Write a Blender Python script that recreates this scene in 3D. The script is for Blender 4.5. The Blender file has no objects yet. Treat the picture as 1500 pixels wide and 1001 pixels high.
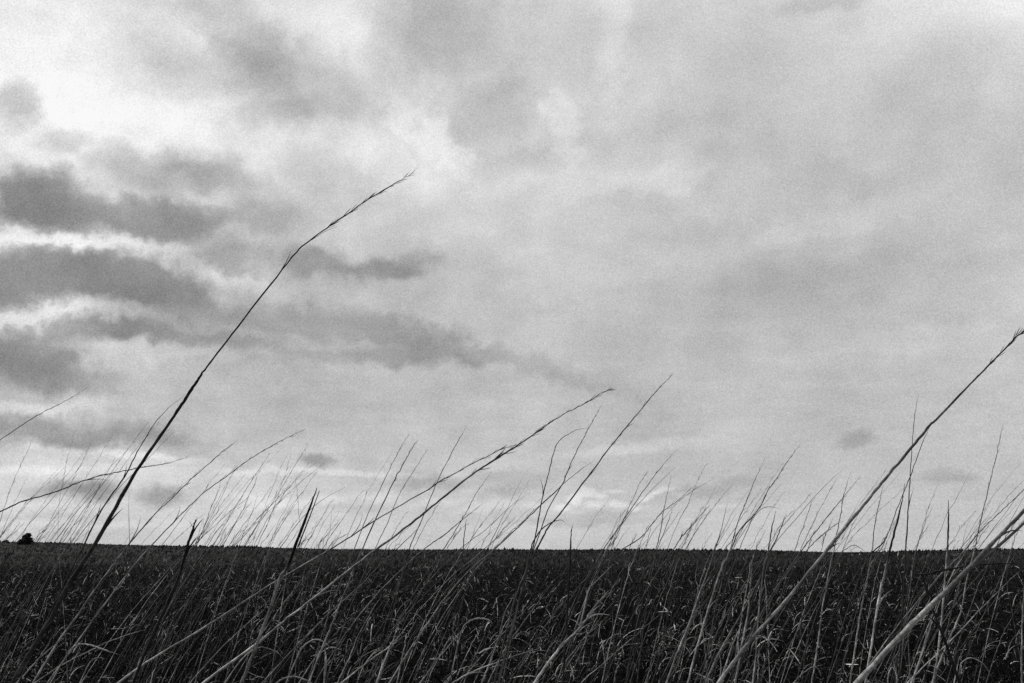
import bpy, math, random
import numpy as np
from mathutils import Vector

# ------------------------------------------------------------------ camera, sky, sun, exposure
scene = bpy.context.scene
col = scene.collection
R = math.radians
rnd = random.Random(7)
rng = np.random.default_rng(11)

FPX = 1458.0                 # focal length in pixels of the 1500-px photograph (35 mm lens)
EYE = 1.15                   # camera height over the soil
PITCH = math.atan((808.5 - 500.5) / FPX)
SP, CP = math.sin(PITCH), math.cos(PITCH)

cam_data = bpy.data.cameras.new('camera')
cam_data.lens = 35.0
cam_data.sensor_width = 36.0
cam_data.sensor_fit = 'HORIZONTAL'
cam_data.clip_start = 0.02
cam_data.clip_end = 20000
cam = bpy.data.objects.new('camera', cam_data)
cam.location = (0, 0, EYE)
cam.rotation_euler = (math.pi / 2 + PITCH, 0, 0)
col.objects.link(cam)
scene.camera = cam

SUN_AZ = R(-62)              # to the left and a little ahead, breaking through beside the bright cloud
SUN_EL = R(40)

sun_data = bpy.data.lights.new('sun', 'SUN')
sun_data.energy = 2.6
sun_data.angle = R(3)
sun_data.color = (1.0, 0.985, 0.96)
sun = bpy.data.objects.new('sun', sun_data)
sdir = Vector((math.sin(SUN_AZ) * math.cos(SUN_EL), math.cos(SUN_AZ) * math.cos(SUN_EL), math.sin(SUN_EL)))
sun.rotation_euler = sdir.to_track_quat('Z', 'Y').to_euler()
sun.location = (-20, 30, 40)
col.objects.link(sun)

scene.view_settings.view_transform = 'Standard'
scene.view_settings.look = 'None'
scene.view_settings.exposure = 0.0
scene.view_settings.gamma = 1.0
scene.view_settings.use_curve_mapping = False
scene.cycles.use_denoising = False
scene.cycles.sample_clamp_direct = 2.0
scene.cycles.sample_clamp_indirect = 1.0
scene.cycles.max_bounces = 5
scene.cycles.diffuse_bounces = 3
scene.cycles.transparent_max_bounces = 4


def ray(px, py):
    """direction in the world through a pixel of the 1500 x 1001 photograph, scaled to y = 1"""
    a, b = (px - 750.0) / FPX, (500.5 - py) / FPX
    x, y, z = a, CP - b * SP, SP + b * CP
    return x / y, 1.0, z / y


def build_world():
    w = bpy.data.worlds.new('World')
    scene.world = w
    w.use_nodes = True
    w.cycles.sampling_method = 'MANUAL'
    w.cycles.sample_map_resolution = 512
    nt = w.node_tree
    nt.nodes.clear()
    N, Lk = nt.nodes, nt.links

    def node(t, **k):
        n = N.new(t)
        for a, v in k.items():
            setattr(n, a, v)
        return n

    def val(sock, v):
        if isinstance(v, (int, float)):
            sock.default_value = v
        else:
            Lk.new(v, sock)

    def mth(op, a, b=None, c=None, clamp=False):
        n = node('ShaderNodeMath', operation=op, use_clamp=clamp)
        val(n.inputs[0], a)
        if b is not None:
            val(n.inputs[1], b)
        if c is not None:
            val(n.inputs[2], c)
        return n.outputs[0]

    tc = node('ShaderNodeTexCoord')
    d = tc.outputs['Generated']
    s = node('ShaderNodeSeparateXYZ')
    Lk.new(d, s.inputs[0])
    x, y, z = s.outputs
    ya = mth('MAXIMUM', mth('ABSOLUTE', y), 0.15)
    u = mth('DIVIDE', x, ya)
    v = mth('DIVIDE', mth('MAXIMUM', z, 0.0), ya)
    # the cloud deck seen in perspective
    zz = mth('ADD', mth('MAXIMUM', z, 0.0), 0.10)
    cx = node('ShaderNodeCombineXYZ')
    Lk.new(mth('DIVIDE', x, zz), cx.inputs[0])
    Lk.new(mth('DIVIDE', y, zz), cx.inputs[1])
    deck = cx.outputs[0]

    def noise(vec, scale, detail, rough=0.5, off=0.0):
        n = node('ShaderNodeTexNoise')
        n.inputs['Scale'].default_value = scale
        n.inputs['Detail'].default_value = detail
        n.inputs['Roughness'].default_value = rough
        if off:
            n.texture_mapping.translation = (off, off * 0.7, off * 1.3)
        Lk.new(vec, n.inputs['Vector'])
        return n

    # ragged edges: the place of every cloud is shifted by turbulence
    nw = noise(d, 9.0, 5.0, 0.62)
    cb = node('ShaderNodeCombineXYZ')
    Lk.new(u, cb.inputs[0])
    Lk.new(v, cb.inputs[1])
    vm = node('ShaderNodeVectorMath', operation='MULTIPLY_ADD')
    Lk.new(nw.outputs['Color'], vm.inputs[0])
    vm.inputs[1].default_value = (0.11, 0.06, 0.0)
    vm.inputs[2].default_value = (-0.055, -0.03, 0.0)
    va = node('ShaderNodeVectorMath', operation='ADD')
    Lk.new(vm.outputs[0], va.inputs[0])
    Lk.new(cb.outputs[0], va.inputs[1])
    nw2 = noise(d, 34.0, 4.0, 0.6, 1.7)
    vm2 = node('ShaderNodeVectorMath', operation='MULTIPLY_ADD')
    Lk.new(nw2.outputs['Color'], vm2.inputs[0])
    vm2.inputs[1].default_value = (0.062, 0.040, 0.0)
    vm2.inputs[2].default_value = (-0.031, -0.020, 0.0)
    vb = node('ShaderNodeVectorMath', operation='ADD')
    Lk.new(vm2.outputs[0], vb.inputs[0])
    Lk.new(va.outputs[0], vb.inputs[1])
    uv = vb.outputs[0]
    vh = node('ShaderNodeVectorMath', operation='SCALE')
    vh.inputs['Scale'].default_value = 0.55
    Lk.new(vm2.outputs[0], vh.inputs[0])
    vc = node('ShaderNodeVectorMath', operation='ADD')
    Lk.new(vh.outputs[0], vc.inputs[0])
    Lk.new(cb.outputs[0], vc.inputs[1])
    uv_near = vc.outputs[0]

    hz = mth('MULTIPLY_ADD', v, -1.0 / 0.14, 1.0, clamp=True)
    # tone of the deck (display scale, turned linear below)
    st = noise(deck, 1.15, 7.0, 0.58).outputs['Fac']
    st2 = noise(d, 6.0, 7.0, 0.62, 3.1).outputs['Fac']
    st3 = noise(deck, 7.0, 4.0, 0.6, 5.3).outputs['Fac']
    fine = noise(d, 760.0, 0.0, 0.5).outputs['Fac']
    P = mth('MULTIPLY_ADD', st, 0.10, 0.738 - 0.05)
    P = mth('MULTIPLY_ADD', mth('ADD', st3, -0.5), mth('MULTIPLY_ADD', hz, -0.04, 0.08), P)
    st4 = noise(d, 17.0, 6.0, 0.58, 8.9).outputs['Fac']
    lf = mth('MULTIPLY_ADD', u, -0.30, 0.22)                 # the deck is more broken towards the left
    lf = mth('MINIMUM', mth('MAXIMUM', lf, 0.09), 0.36)
    P = mth('MULTIPLY_ADD', mth('ADD', st2, -0.5), lf, P)
    # the deck is thinner towards the horizon
    P = mth('MULTIPLY_ADD', hz, 0.035, P)

    # cloud masses: x, y, half-width, half-height (pixels), turn (degrees), tone, firm edge
    C = [
        # broad light and shade of the deck
        (40, 0, 900, 520, -10, .27, 0), (170, 190, 520, 230, 0, .16, 0), (900, -10, 760, 150, 0, .09, 0),
        (1490, 0, 360, 260, 0, .20, 0), (250, 690, 700, 130, 0, .05, 0), (1500, 420, 170, 500, 0, .05, 0),
        (620, 270, 420, 200, 0, .08, 0), (520, 40, 200, 150, 0, .11, 0), (560, 200, 260, 110, -20, .07, 0), (250, 150, 300, 90, 0, .05, 0), (1050, 130, 640, 320, 10, .12, 0),
        # dark banks on the left
        (50, 292, 150, 72, -8, -.36, 1), (20, 300, 90, 60, 0, -.10, 1), (225, 318, 140, 50, -8, -.27, 2), (130, 335, 120, 34, -5, -.10, 1),
        (60, 404, 150, 54, 0, -.27, 2), (195, 408, 150, 58, -8, -.25, 2), (265, 450, 130, 44, -18, -.13, 1),
        (30, 515, 120, 60, 0, -.22, 1), (90, 545, 110, 40, -12, -.16, 1), (160, 482, 150, 32, -4, -.20, 1),
        (260, 497, 180, 24, -10, -.10, 1), (60, 634, 300, 36, -5, -.17, 1), (200, 660, 220, 22, -6, -.06, 1),
        (215, 245, 150, 60, -12, -.19, 1), (325, 252, 130, 50, -25, -.13, 1), (18, 162, 66, 60, 0, -.20, 1),
        (88, 207, 60, 40, 0, -.16, 1), (325, 372, 80, 34, 0, -.14, 1), (375, 320, 120, 50, -10, -.13, 1),
        (160, 190, 90, 40, 0, -.06, 1), (480, 250, 130, 50, -20, -.06, 1), (470, 300, 120, 40, 0, -.05, 1),
        # upper middle
        (350, 40, 150, 60, -40, -.13, 1), (430, 115, 190, 110, -30, -.14, 1), (330, 115, 150, 80, -10, -.09, 1),
        (400, 165, 160, 40, 5, -.08, 1), (240, 75, 120, 60, 0, -.06, 1),
        (640, 55, 150, 120, 0, -.11, 1), (720, 165, 150, 70, 20, -.10, 1), (560, 150, 120, 60, -30, -.05, 1),
        (830, 222, 130, 44, 15, -.06, 1), (720, 240, 120, 50, 10, -.05, 1),
        # the broken bank in the middle distance
        (560, 405, 120, 34, 8, -0.17, 1), (450, 388, 110, 34, -14, -0.16, 1), (400, 440, 120, 30, -18, -.06, 1),
        (420, 480, 150, 36, -12, -.09, 1), (590, 490, 170, 40, -12, -0.14, 1), (500, 530, 200, 20, 3, -.08, 1),
        (350, 508, 100, 22, -8, -.06, 1), (620, 525, 160, 20, -4, -.07, 1),
        (760, 530, 240, 26, -12, -.07, 1), (830, 560, 160, 16, -5, -.04, 1),
        # faint masses on the right
        (1080, 90, 280, 100, 20, -.06, 0), (1120, 200, 240, 110, 10, -.06, 0), (1380, 130, 110, 220, -40, -.04, 1),
        (1210, 15, 110, 30, 10, -.07, 1), (1235, 260, 110, 36, -15, -.04, 1), (1020, 330, 220, 44, -20, -.03, 0),
        (990, 175, 180, 50, 25, -.03, 1), (930, 40, 160, 80, 0, -.03, 0), (1200, 420, 300, 60, 10, -.04, 1),
        (960, 262, 150, 34, 10, .06, 1), (1200, 330, 260, 40, 14, .04, 1),
        (880, 400, 260, 40, 8, .03, 1), (700, 350, 260, 40, -6, .03, 1), (1330, 500, 300, 40, 6, .03, 1),
        (70, 354, 260, 20, -2, .15, 1), (30, 457, 140, 18, 3, .14, 1), (340, 412, 160, 26, -18, .10, 1),
        (20, 592, 200, 18, 0, .10, 1), (630, 200, 150, 34, -45, .09, 1), (818, 185, 36, 120, 15, .07, 1),
        (885, 60, 50, 170, 0, .06, 1), (700, 770, 900, 60, 0, .03, 0), (280, 520, 160, 24, 0, .06, 1),
    ]
    SMALL = [
        (468, 672, 34, 12, -8, -.17, 1), (150, 721, 50, 22, 8, -.24, 1), (240, 727, 62, 24, 0, -.22, 1),
        (100, 715, 60, 15, 0, -.18, 1), (60, 722, 50, 12, 0, -.08, 1), (1255, 645, 40, 20, 14, -.11, 1), (1385, 698, 60, 15, 0, -.08, 1),
        (250, 640, 60, 16, -8, -.08, 1), (700, 702, 180, 14, 4, -.06, 1), (1040, 716, 120, 15, 12, -.07, 1),
        (850, 764, 170, 10, 0, -.07, 1), (740, 716, 70, 12, 10, -.06, 1), (620, 708, 90, 14, 0, -.06, 1),
        (838, 730, 20, 10, 0, .12, 1), (858, 722, 24, 9, 0, .11, 1), (884, 727, 20, 9, 0, .11, 1), (872, 740, 26, 9, 0, .09, 1),
        (906, 738, 22, 9, 0, .10, 1), (930, 744, 20, 8, 0, .08, 1), (948, 730, 22, 8, 10, .12, 1), (972, 722, 24, 7, 8, .11, 1),
        (816, 742, 22, 8, 0, .09, 1), (900, 718, 26, 5, 0, .07, 1), (890, 754, 100, 7, 0, -.06, 1), (998, 728, 24, 6, 0, .05, 1),
        (776, 738, 24, 8, 0, .06, 1), (742, 734, 22, 8, 0, .05, 1), (1060, 740, 40, 8, 0, .04, 1),
        (640, 736, 60, 12, 6, .06, 1), (560, 728, 60, 10, 0, .06, 1), (490, 735, 50, 12, 0, .06, 1), (700, 745, 70, 11, 8, .05, 1),
        (520, 745, 70, 10, 0, -.05, 1), (420, 740, 60, 14, 0, .06, 1), (350, 728, 60, 10, 0, .05, 1), (395, 752, 70, 9, 0, -.04, 1),
        (490, 690, 150, 7, -4, .08, 1), (940, 655, 180, 12, 6, .05, 1), (380, 690, 100, 8, 0, .06, 1),
        (60, 690, 200, 12, 0, .07, 1), (70, 745, 130, 15, 0, .06, 1), (160, 665, 200, 9, -4, .07, 1), (100, 770, 200, 10, 0, .05, 1),
    ]
    for (px, py, a, b, ang, tone, firm) in C + SMALL:
        ux, _, vz = ray(px, py)
        g = node('ShaderNodeTexGradient', gradient_type='SPHERICAL' if firm else 'QUADRATIC_SPHERE')
        tm = g.texture_mapping
        tm.vector_type = 'TEXTURE'
        k = 1.0 if firm else 1.25
        tm.translation = (ux, vz, 0)
        tm.rotation = (0, 0, R(ang))
        tm.scale = (a / FPX * k, b / FPX * k, 1)
        Lk.new(uv_near if (px, py, a, b, ang, tone, firm) in SMALL else uv, g.inputs[0])
        f = g.outputs['Fac']
        if firm:
            m = node('ShaderNodeMapRange', interpolation_type='SMOOTHSTEP')
            m.inputs['From Max'].default_value = 0.78 if firm == 1 else 0.6
            Lk.new(f, m.inputs['Value'])
            f = m.outputs[0]
        P = mth('MULTIPLY_ADD', f, tone, P)
    P = mth('SMOOTH_MAX', P, 0.52, 0.14)
    P = mth('MULTIPLY_ADD', mth('ADD', st4, -0.5), mth('MULTIPLY_ADD', hz, -0.05, mth('MULTIPLY_ADD', lf, 0.45, 0.07)), P)
    P = mth('MULTIPLY_ADD', mth('ADD', fine, -0.5), 0.15, P)
    P = mth('MINIMUM', P, 0.995)
    lum = mth('MULTIPLY', mth('POWER', P, 2.2), 10.0)      # world strength is 0.1

    sky = node('ShaderNodeTexSky', sky_type='NISHITA')
    sky.sun_disc = False
    sky.sun_elevation = SUN_EL
    sky.sun_rotation = SUN_AZ
    bw = node('ShaderNodeRGBToBW')
    Lk.new(sky.outputs[0], bw.inputs[0])
    mix = node('ShaderNodeMix', data_type='FLOAT')
    mix.inputs[0].default_value = 0.93                      # a nearly closed deck
    Lk.new(bw.outputs[0], mix.inputs[2])
    Lk.new(lum, mix.inputs[3])
    bg = node('ShaderNodeBackground')
    bg.inputs['Strength'].default_value = 0.1
    Lk.new(mix.outputs[0], bg.inputs['Color'])
    out = node('ShaderNodeOutputWorld')
    Lk.new(bg.outputs[0], out.inputs[0])


build_world()


# ------------------------------------------------------------------ materials (black-and-white film: all greys)
def leaf_material(name, rough=0.5, translucent=0.25, nscale=40.0, spec=0.35):
    m = bpy.data.materials.new(name)
    m.use_nodes = True
    nt = m.node_tree
    N, Lk = nt.nodes, nt.links
    N.clear()
    at = N.new('ShaderNodeAttribute')
    at.attribute_name = 'shade'
    ge = N.new('ShaderNodeNewGeometry')
    no = N.new('ShaderNodeTexNoise')
    no.inputs['Scale'].default_value = nscale
    no.inputs['Detail'].default_value = 3
    Lk.new(ge.outputs['Position'], no.inputs['Vector'])
    mr = N.new('ShaderNodeMapRange')
    mr.inputs['From Min'].default_value = 0.3
    mr.inputs['From Max'].default_value = 0.7
    mr.inputs['To Min'].default_value = 0.55
    mr.inputs['To Max'].default_value = 1.35
    Lk.new(no.outputs['Fac'], mr.inputs['Value'])
    mu = N.new('ShaderNodeMath')
    mu.operation = 'MULTIPLY'
    Lk.new(at.outputs['Fac'], mu.inputs[0])
    Lk.new(mr.outputs[0], mu.inputs[1])
    p = N.new('ShaderNodeBsdfPrincipled')
    p.inputs['Roughness'].default_value = rough
    p.inputs['Specular IOR Level'].default_value = spec
    Lk.new(mu.outputs[0], p.inputs['Base Color'])
    o = N.new('ShaderNodeOutputMaterial')
    if translucent > 0:
        t = N.new('ShaderNodeBsdfTranslucent')
        Lk.new(mu.outputs[0], t.inputs['Color'])
        mx = N.new('ShaderNodeMixShader')
        mx.inputs[0].default_value = translucent
        Lk.new(p.outputs[0], mx.inputs[1])
        Lk.new(t.outputs[0], mx.inputs[2])
        Lk.new(mx.outputs[0], o.inputs[0])
    else:
        Lk.new(p.outputs[0], o.inputs[0])
    return m


def ground_material(name, lo, hi, scale):
    m = bpy.data.materials.new(name)
    m.use_nodes = True
    nt = m.node_tree
    N, Lk = nt.nodes, nt.links
    p = N['Principled BSDF']
    p.inputs['Roughness'].default_value = 0.95
    p.inputs['Specular IOR Level'].default_value = 0.1
    ge = N.new('ShaderNodeNewGeometry')
    no = N.new('ShaderNodeTexNoise')
    no.inputs['Scale'].default_value = scale
    no.inputs['Detail'].default_value = 8
    no.inputs['Roughness'].default_value = 0.7
    Lk.new(ge.outputs['Position'], no.inputs['Vector'])
    mr = N.new('ShaderNodeMapRange')
    mr.inputs['From Min'].default_value = 0.3
    mr.inputs['From Max'].default_value = 0.7
    mr.inputs['To Min'].default_value = lo
    mr.inputs['To Max'].default_value = hi
    Lk.new(no.outputs['Fac'], mr.inputs['Value'])
    Lk.new(mr.outputs[0], p.inputs['Base Color'])
    return m


def straw_material(name):
    """weathered straw: dark stains and fine fibre on the culm's own colour"""
    m = leaf_material(name, 0.65, 0.0, 90.0, 0.15)
    N, Lk = m.node_tree.nodes, m.node_tree.links
    p = N['Principled BSDF']
    src = p.inputs['Base Color'].links[0].from_socket
    ge = N.new('ShaderNodeNewGeometry')
    for sc, lo, hi, a, b in ((420.0, .35, .62, .55, 1.15), (30.0, .42, .60, .45, 1.1), (1600.0, .3, .7, .7, 1.25)):
        no = N.new('ShaderNodeTexNoise')
        no.inputs['Scale'].default_value = sc
        no.inputs['Detail'].default_value = 3
        Lk.new(ge.outputs['Position'], no.inputs['Vector'])
        mr = N.new('ShaderNodeMapRange')
        for k, v in (('From Min', lo), ('From Max', hi), ('To Min', a), ('To Max', b)):
            mr.inputs[k].default_value = v
        Lk.new(no.outputs['Fac'], mr.inputs['Value'])
        mu = N.new('ShaderNodeMath')
        mu.operation = 'MULTIPLY'
        Lk.new(src, mu.inputs[0])
        Lk.new(mr.outputs[0], mu.inputs[1])
        src = mu.outputs[0]
    Lk.new(src, p.inputs['Base Color'])
    return m


M_BLADE = leaf_material('grass_leaf', 0.7, 0.2, 25.0, 0.03)
M_STEM = straw_material('grass_straw')
M_FAR = leaf_material('far_grass', 0.9, 0.1, 0.8, 0.1)
M_BUSH = leaf_material('bush_leaf', 0.7, 0.1, 1.0, 0.2)
M_SOIL = ground_material('soil', 0.02, 0.05, 1.2)
M_RISE = ground_material('far_field', 0.03, 0.075, 0.35)


# ------------------------------------------------------------------ helpers
def mesh_object(name, verts, faces, mat, shade=None, parent=None, smooth=True):
    me = bpy.data.meshes.new(name)
    me.from_pydata([tuple(p) for p in verts], [], faces)
    if shade is not None:
        at = me.attributes.new('shade', 'FLOAT', 'POINT')
        at.data.foreach_set('value', np.asarray(shade, dtype=np.float32))
    if smooth:
        me.polygons.foreach_set('use_smooth', [True] * len(me.polygons))
    me.materials.append(mat)
    o = bpy.data.objects.new(name, me)
    col.objects.link(o)
    if parent is not None:
        o.parent = parent
    return o


def bulk_mesh(name, verts, tris, shade, mat):
    """a large triangle mesh straight from numpy arrays"""
    me = bpy.data.meshes.new(name)
    nv, nf = len(verts), len(tris)
    me.vertices.add(nv)
    me.vertices.foreach_set('co', verts.astype(np.float32).ravel())
    me.loops.add(nf * 3)
    me.loops.foreach_set('vertex_index', tris.astype(np.int32).ravel())
    me.polygons.add(nf)
    me.polygons.foreach_set('loop_start', np.arange(0, nf * 3, 3, dtype=np.int32))
    me.polygons.foreach_set('use_smooth', np.ones(nf, dtype=bool))
    me.update(calc_edges=True)
    at = me.attributes.new('shade', 'FLOAT', 'POINT')
    at.data.foreach_set('value', shade.astype(np.float32))
    me.materials.append(mat)
    o = bpy.data.objects.new(name, me)
    col.objects.link(o)
    return o


def tag(o, label, cat, group=None):
    o['label'] = label
    o['category'] = cat
    if group:
        o['group'] = group
    return o


# ------------------------------------------------------------------ the setting: ground and the far rise
SKYLINE = [(-700, 786), (-200, 790), (0, 794), (60, 795.5), (150, 797.5), (300, 801), (400, 802.5), (500, 804),
           (700, 805), (1000, 805.5), (1150, 806.5), (1200, 808), (1240, 810), (1280, 809.2), (1350, 807),
           (1420, 806.5), (1500, 804.5), (1700, 803), (2200, 802)]
SKX = np.array([ray(a, b)[0] for a, b in SKYLINE])
SKZ = np.array([ray(a, b)[2] for a, b in SKYLINE])
RIDGE = 500.0


def rise_height(u, Y):
    """height of the vegetation's lower surface at depth Y in the direction u = x / y"""
    top = EYE + np.interp(u, SKX, SKZ) * RIDGE - 0.55
    t = np.clip((Y - 110.0) / (RIDGE - 110.0), 0, 1)
    t = t * t * (3 - 2 * t)
    low = 0.50 * np.clip((Y - 22.0) / 40.0, 0, 1)
    return low * (1 - t) + top * t


def ground():
    S = 9000
    o = mesh_object('ground', [(-S, -S, 0), (S, -S, 0), (S, S, 0), (-S, S, 0)], [(0, 1, 2, 3)], M_SOIL, smooth=False)
    o['kind'] = 'structure'
    us = np.linspace(-0.95, 0.95, 700)
    Ys = 22.0 * (560 / 22.0) ** np.linspace(0, 1, 170)
    U, YY = np.meshgrid(us, Ys)
    Z = rise_height(U, np.minimum(YY, RIDGE))
    drop = np.clip((YY - RIDGE) / 60.0, 0, 1)
    Z = Z - drop * 6.0
    jit = np.clip((YY - 22) / 40.0, 0, 1) * 0.16 * (YY < 505)
    Z = Z + rng.normal(0, 1, Z.shape) * jit
    X = U * YY * (1 + rng.normal(0, .0004, U.shape))
    V = np.stack([X, YY, Z], -1).reshape(-1, 3)
    r, c = U.shape
    i = np.arange(r - 1)[:, None] * c + np.arange(c - 1)[None, :]
    i = i.ravel()
    T = np.concatenate([np.stack([i, i + 1, i + c + 1], 1), np.stack([i, i + c + 1, i + c], 1)])
    sh = 0.016 * np.exp(rng.normal(0, .5, len(V)))
    o = bulk_mesh('far_field', V, T, sh, M_FAR)
    o['kind'] = 'structure'


ground()


# ------------------------------------------------------------------ grass mass ("stuff")
def blades(base, length, th0, bend, phi, width, shade, nseg=3, twist=None, curl=0.0):
    n = len(base)
    if twist is None:
        twist = rng.uniform(-1.2, 1.2, n)
    ca, sa = np.cos(phi), np.sin(phi)
    P = [base]
    A = []
    for k in range(nseg):
        t = (k + 0.5) / nseg
        th = th0 + bend * t
        st = np.stack([np.sin(th) * ca, np.sin(th) * sa, np.cos(th)], 1) * (length / nseg)[:, None]
        A.append(st)
        P.append(P[-1] + st)
    side = np.stack([-sa, ca, np.zeros(n)], 1)
    side = side * np.cos(twist)[:, None] + np.stack([np.cos(th0) * ca, np.cos(th0) * sa, -np.sin(th0)], 1) * np.sin(twist)[:, None]
    rows = []
    for k in range(nseg):
        w = width * (1.0 if k <= nseg * 0.5 else 0.72) * (0.75 if k == 0 else 1)
        rows += [P[k] - side * (w / 2)[:, None], P[k] + side * (w / 2)[:, None]]
    rows.append(P[nseg])
    m = 2 * nseg + 1
    V = np.stack(rows, 1).reshape(-1, 3)
    f = []
    for k in range(nseg - 1):
        a = 2 * k
        f += [(a, a + 1, a + 3), (a, a + 3, a + 2)]
    a = 2 * (nseg - 1)
    f.append((a, a + 1, a + 2))
    f = np.array(f)
    T = (np.arange(n) * m)[:, None, None] + f[None]
    return V, T.reshape(-1, 3), np.repeat(shade, m)


class Bulk:
    def __init__(self):
        self.v, self.t, self.s, self.n = [], [], [], 0

    def add(self, V, T, S):
        self.v.append(V)
        self.t.append(T + self.n)
        self.s.append(S)
        self.n += len(V)

    def build(self, name, mat):
        return bulk_mesh(name, np.concatenate(self.v), np.concatenate(self.t), np.concatenate(self.s), mat)


def patch(x, y, k, seed):
    """smooth pseudo-noise of -1..1 for patchiness of the field"""
    s = np.zeros_like(x)
    r = np.random.default_rng(seed)
    for j in range(6):
        a = r.uniform(0, math.tau)
        q = k * r.uniform(.6, 1.8)
        s += np.sin((x * math.cos(a) + y * math.sin(a)) * q + r.uniform(0, 9))
    return s / 3.0


def wedge(n, y0, y1, half=0.66, pad=0.7):
    y = np.sqrt(rng.uniform(y0 * y0, y1 * y1, n))
    x = rng.uniform(-1, 1, n) * (half * y + pad)
    return x, y


def tuft_points(ntuft, per, y0, y1, spread):
    x, y = wedge(ntuft, y0, y1)
    X = np.repeat(x, per) + rng.normal(0, 1, ntuft * per) * spread
    Y = np.repeat(y, per) + rng.normal(0, 1, ntuft * per) * spread
    tid = np.repeat(np.arange(ntuft), per)
    return X, Y, tid


def grass_mass():
    B = Bulk()

    def layer(ntuft, per, y0, y1, spread, l0, l1, w0, w1, nseg, pale=0.014, dark=0.006):
        X, Y, tid = tuft_points(ntuft, per, y0, y1, spread)
        keep = Y > 0.35
        X, Y, tid = X[keep], Y[keep], tid[keep]
        n = len(X)
        th = rng.uniform(.55, 1.15, ntuft)[tid]
        pz = patch(X, Y, 1.3, 3)
        L = rng.uniform(l0, l1, n) * th * (1 + .24 * pz)
        lean = np.abs(rng.normal(.45, .36, n))
        bend = np.abs(rng.normal(.8, .6, n))
        phi = rng.normal(0.05, .75, n)
        flip = rng.random(n) < .4
        phi = np.where(flip, rng.uniform(0, math.tau, n), phi)
        sh = dark * np.exp(rng.normal(0, .6, n)) * (1 + .4 * patch(X, Y, .8, 9))
        pt = (rng.random(ntuft) ** 2 * 2.2)[tid]
        pl = rng.random(n) < pale * pt * np.clip(1 + 1.6 * patch(X, Y, 1.9, 5), 0, 4)
        sh = np.where(pl, rng.uniform(.14, .5, n), sh)
        W = rng.uniform(w0, w1, n)
        base = np.stack([X, Y, rise_height(X / np.maximum(Y, .1), Y) - .12 * (Y > 22)], 1)
        B.add(*blades(base, L, lean, bend, phi, W, np.clip(sh, .005, .6), nseg))

    # nearest ground (mostly under the frame), then outward with coarser tufts
    layer(900, 22, 0.4, 3.0, .07, .42, .72, .002, .005, 4)
    layer(2600, 24, 2.6, 7.5, .08, .40, .74, .002, .005, 4)
    layer(4200, 16, 7.0, 14.0, .10, .45, .80, .003, .008, 3, .014, .009)
    layer(9000, 10, 13.5, 34.0, .16, .45, .85, .010, .020, 3, .035, .016)
    layer(14000, 5, 33.0, 130.0, .30, .40, .75, .03, .06, 2, .04, .021)
    layer(15000, 3, 125.0, 490.0, .7, .30, 1.15, .14, .32, 2, .03, .021)

    # curled dry leaves lying over the top of the near grass
    def curls(n, y0, y1, w0, w1, nseg):
        X, Y = wedge(n, y0, y1)
        k = rng.random(n) < .5 + .5 * patch(X, Y, 2.3, 21)
        X, Y = X[k], Y[k]
        n = len(X)
        Z = rng.uniform(.38, .70, n)
        L = rng.uniform(.05, .26, n) * rng.uniform(.5, 1.1, n)
        B.add(*blades(np.stack([X, Y, Z], 1), L, rng.uniform(.0, .9, n), rng.uniform(.9, 2.4, n),
                      rng.normal(.1, .9, n), rng.uniform(w0, w1, n), rng.uniform(.3, .8, n), nseg))
    curls(2300, 2.6, 7.0, .0018, .0055, 6)
    curls(3200, 7.0, 16.0, .003, .007, 4)

    # short broad dark leaves of the undergrowth, pointing every way
    def litter(n, y0, y1, l0, l1, w0, w1, nseg, zt, sk):
        X, Y = wedge(n, y0, y1)
        hump = zt * np.clip(1 + .26 * patch(X, Y, 3.1, 41) + .20 * patch(X, Y, 7.0, 43), .45, 1.28)
        Z = hump * (1 - rng.random(n) ** 2 * .5)
        sh = sk * np.exp(rng.normal(0, .75, n))
        pl = rng.random(n) < .018 + .26 * np.clip(patch(X, Y, 2.0, 47) * .6 + patch(X, Y, 6.0, 49) * .6 - .25, 0, 1) ** 1.5
        sh = np.where(pl, rng.uniform(.2, .75, n), sh)
        B.add(*blades(np.stack([X, Y, Z], 1), rng.uniform(l0, l1, n), rng.uniform(.1, 1.7, n), rng.uniform(-.4, 1.8, n),
                      rng.uniform(0, math.tau, n), rng.uniform(w0, w1, n), sh, nseg))
    litter(95000, 2.6, 7.5, .03, .11, .0015, .006, 3, .60, .008)
    litter(90000, 7.0, 16.0, .05, .15, .003, .010, 2, .60, .011)
    litter(60000, 15.5, 40.0, .09, .25, .008, .024, 2, .58, .018)
    o = B.build('field_grass', M_BLADE)
    o['kind'] = 'stuff'
    o['label'] = 'dense dark mass of low grass covering the field'


grass_mass()


def far_scrub():
    B = Bulk()
    n = 9000
    u = rng.uniform(-.9, .9, n)
    Y = rng.uniform(430, 502, n)
    L = np.abs(rng.normal(.55, .32, n)) * (1 + .6 * patch(u * 100, Y * 0, .35, 31))
    base = np.stack([u * Y, Y, rise_height(u, Y) - .1], 1)
    B.add(*blades(base, np.clip(L, .2, 2.0), rng.normal(0, .25, n), rng.normal(0, .3, n), rng.uniform(0, math.tau, n),
                  rng.uniform(.5, 1.4, n), rng.uniform(.010, .02, n), 2, twist=rng.normal(0, .4, n)))
    o = B.build('distant_scrub', M_FAR)
    o['kind'] = 'stuff'
    o['label'] = 'thin dark line of distant scrub along the horizon'


far_scrub()


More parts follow.
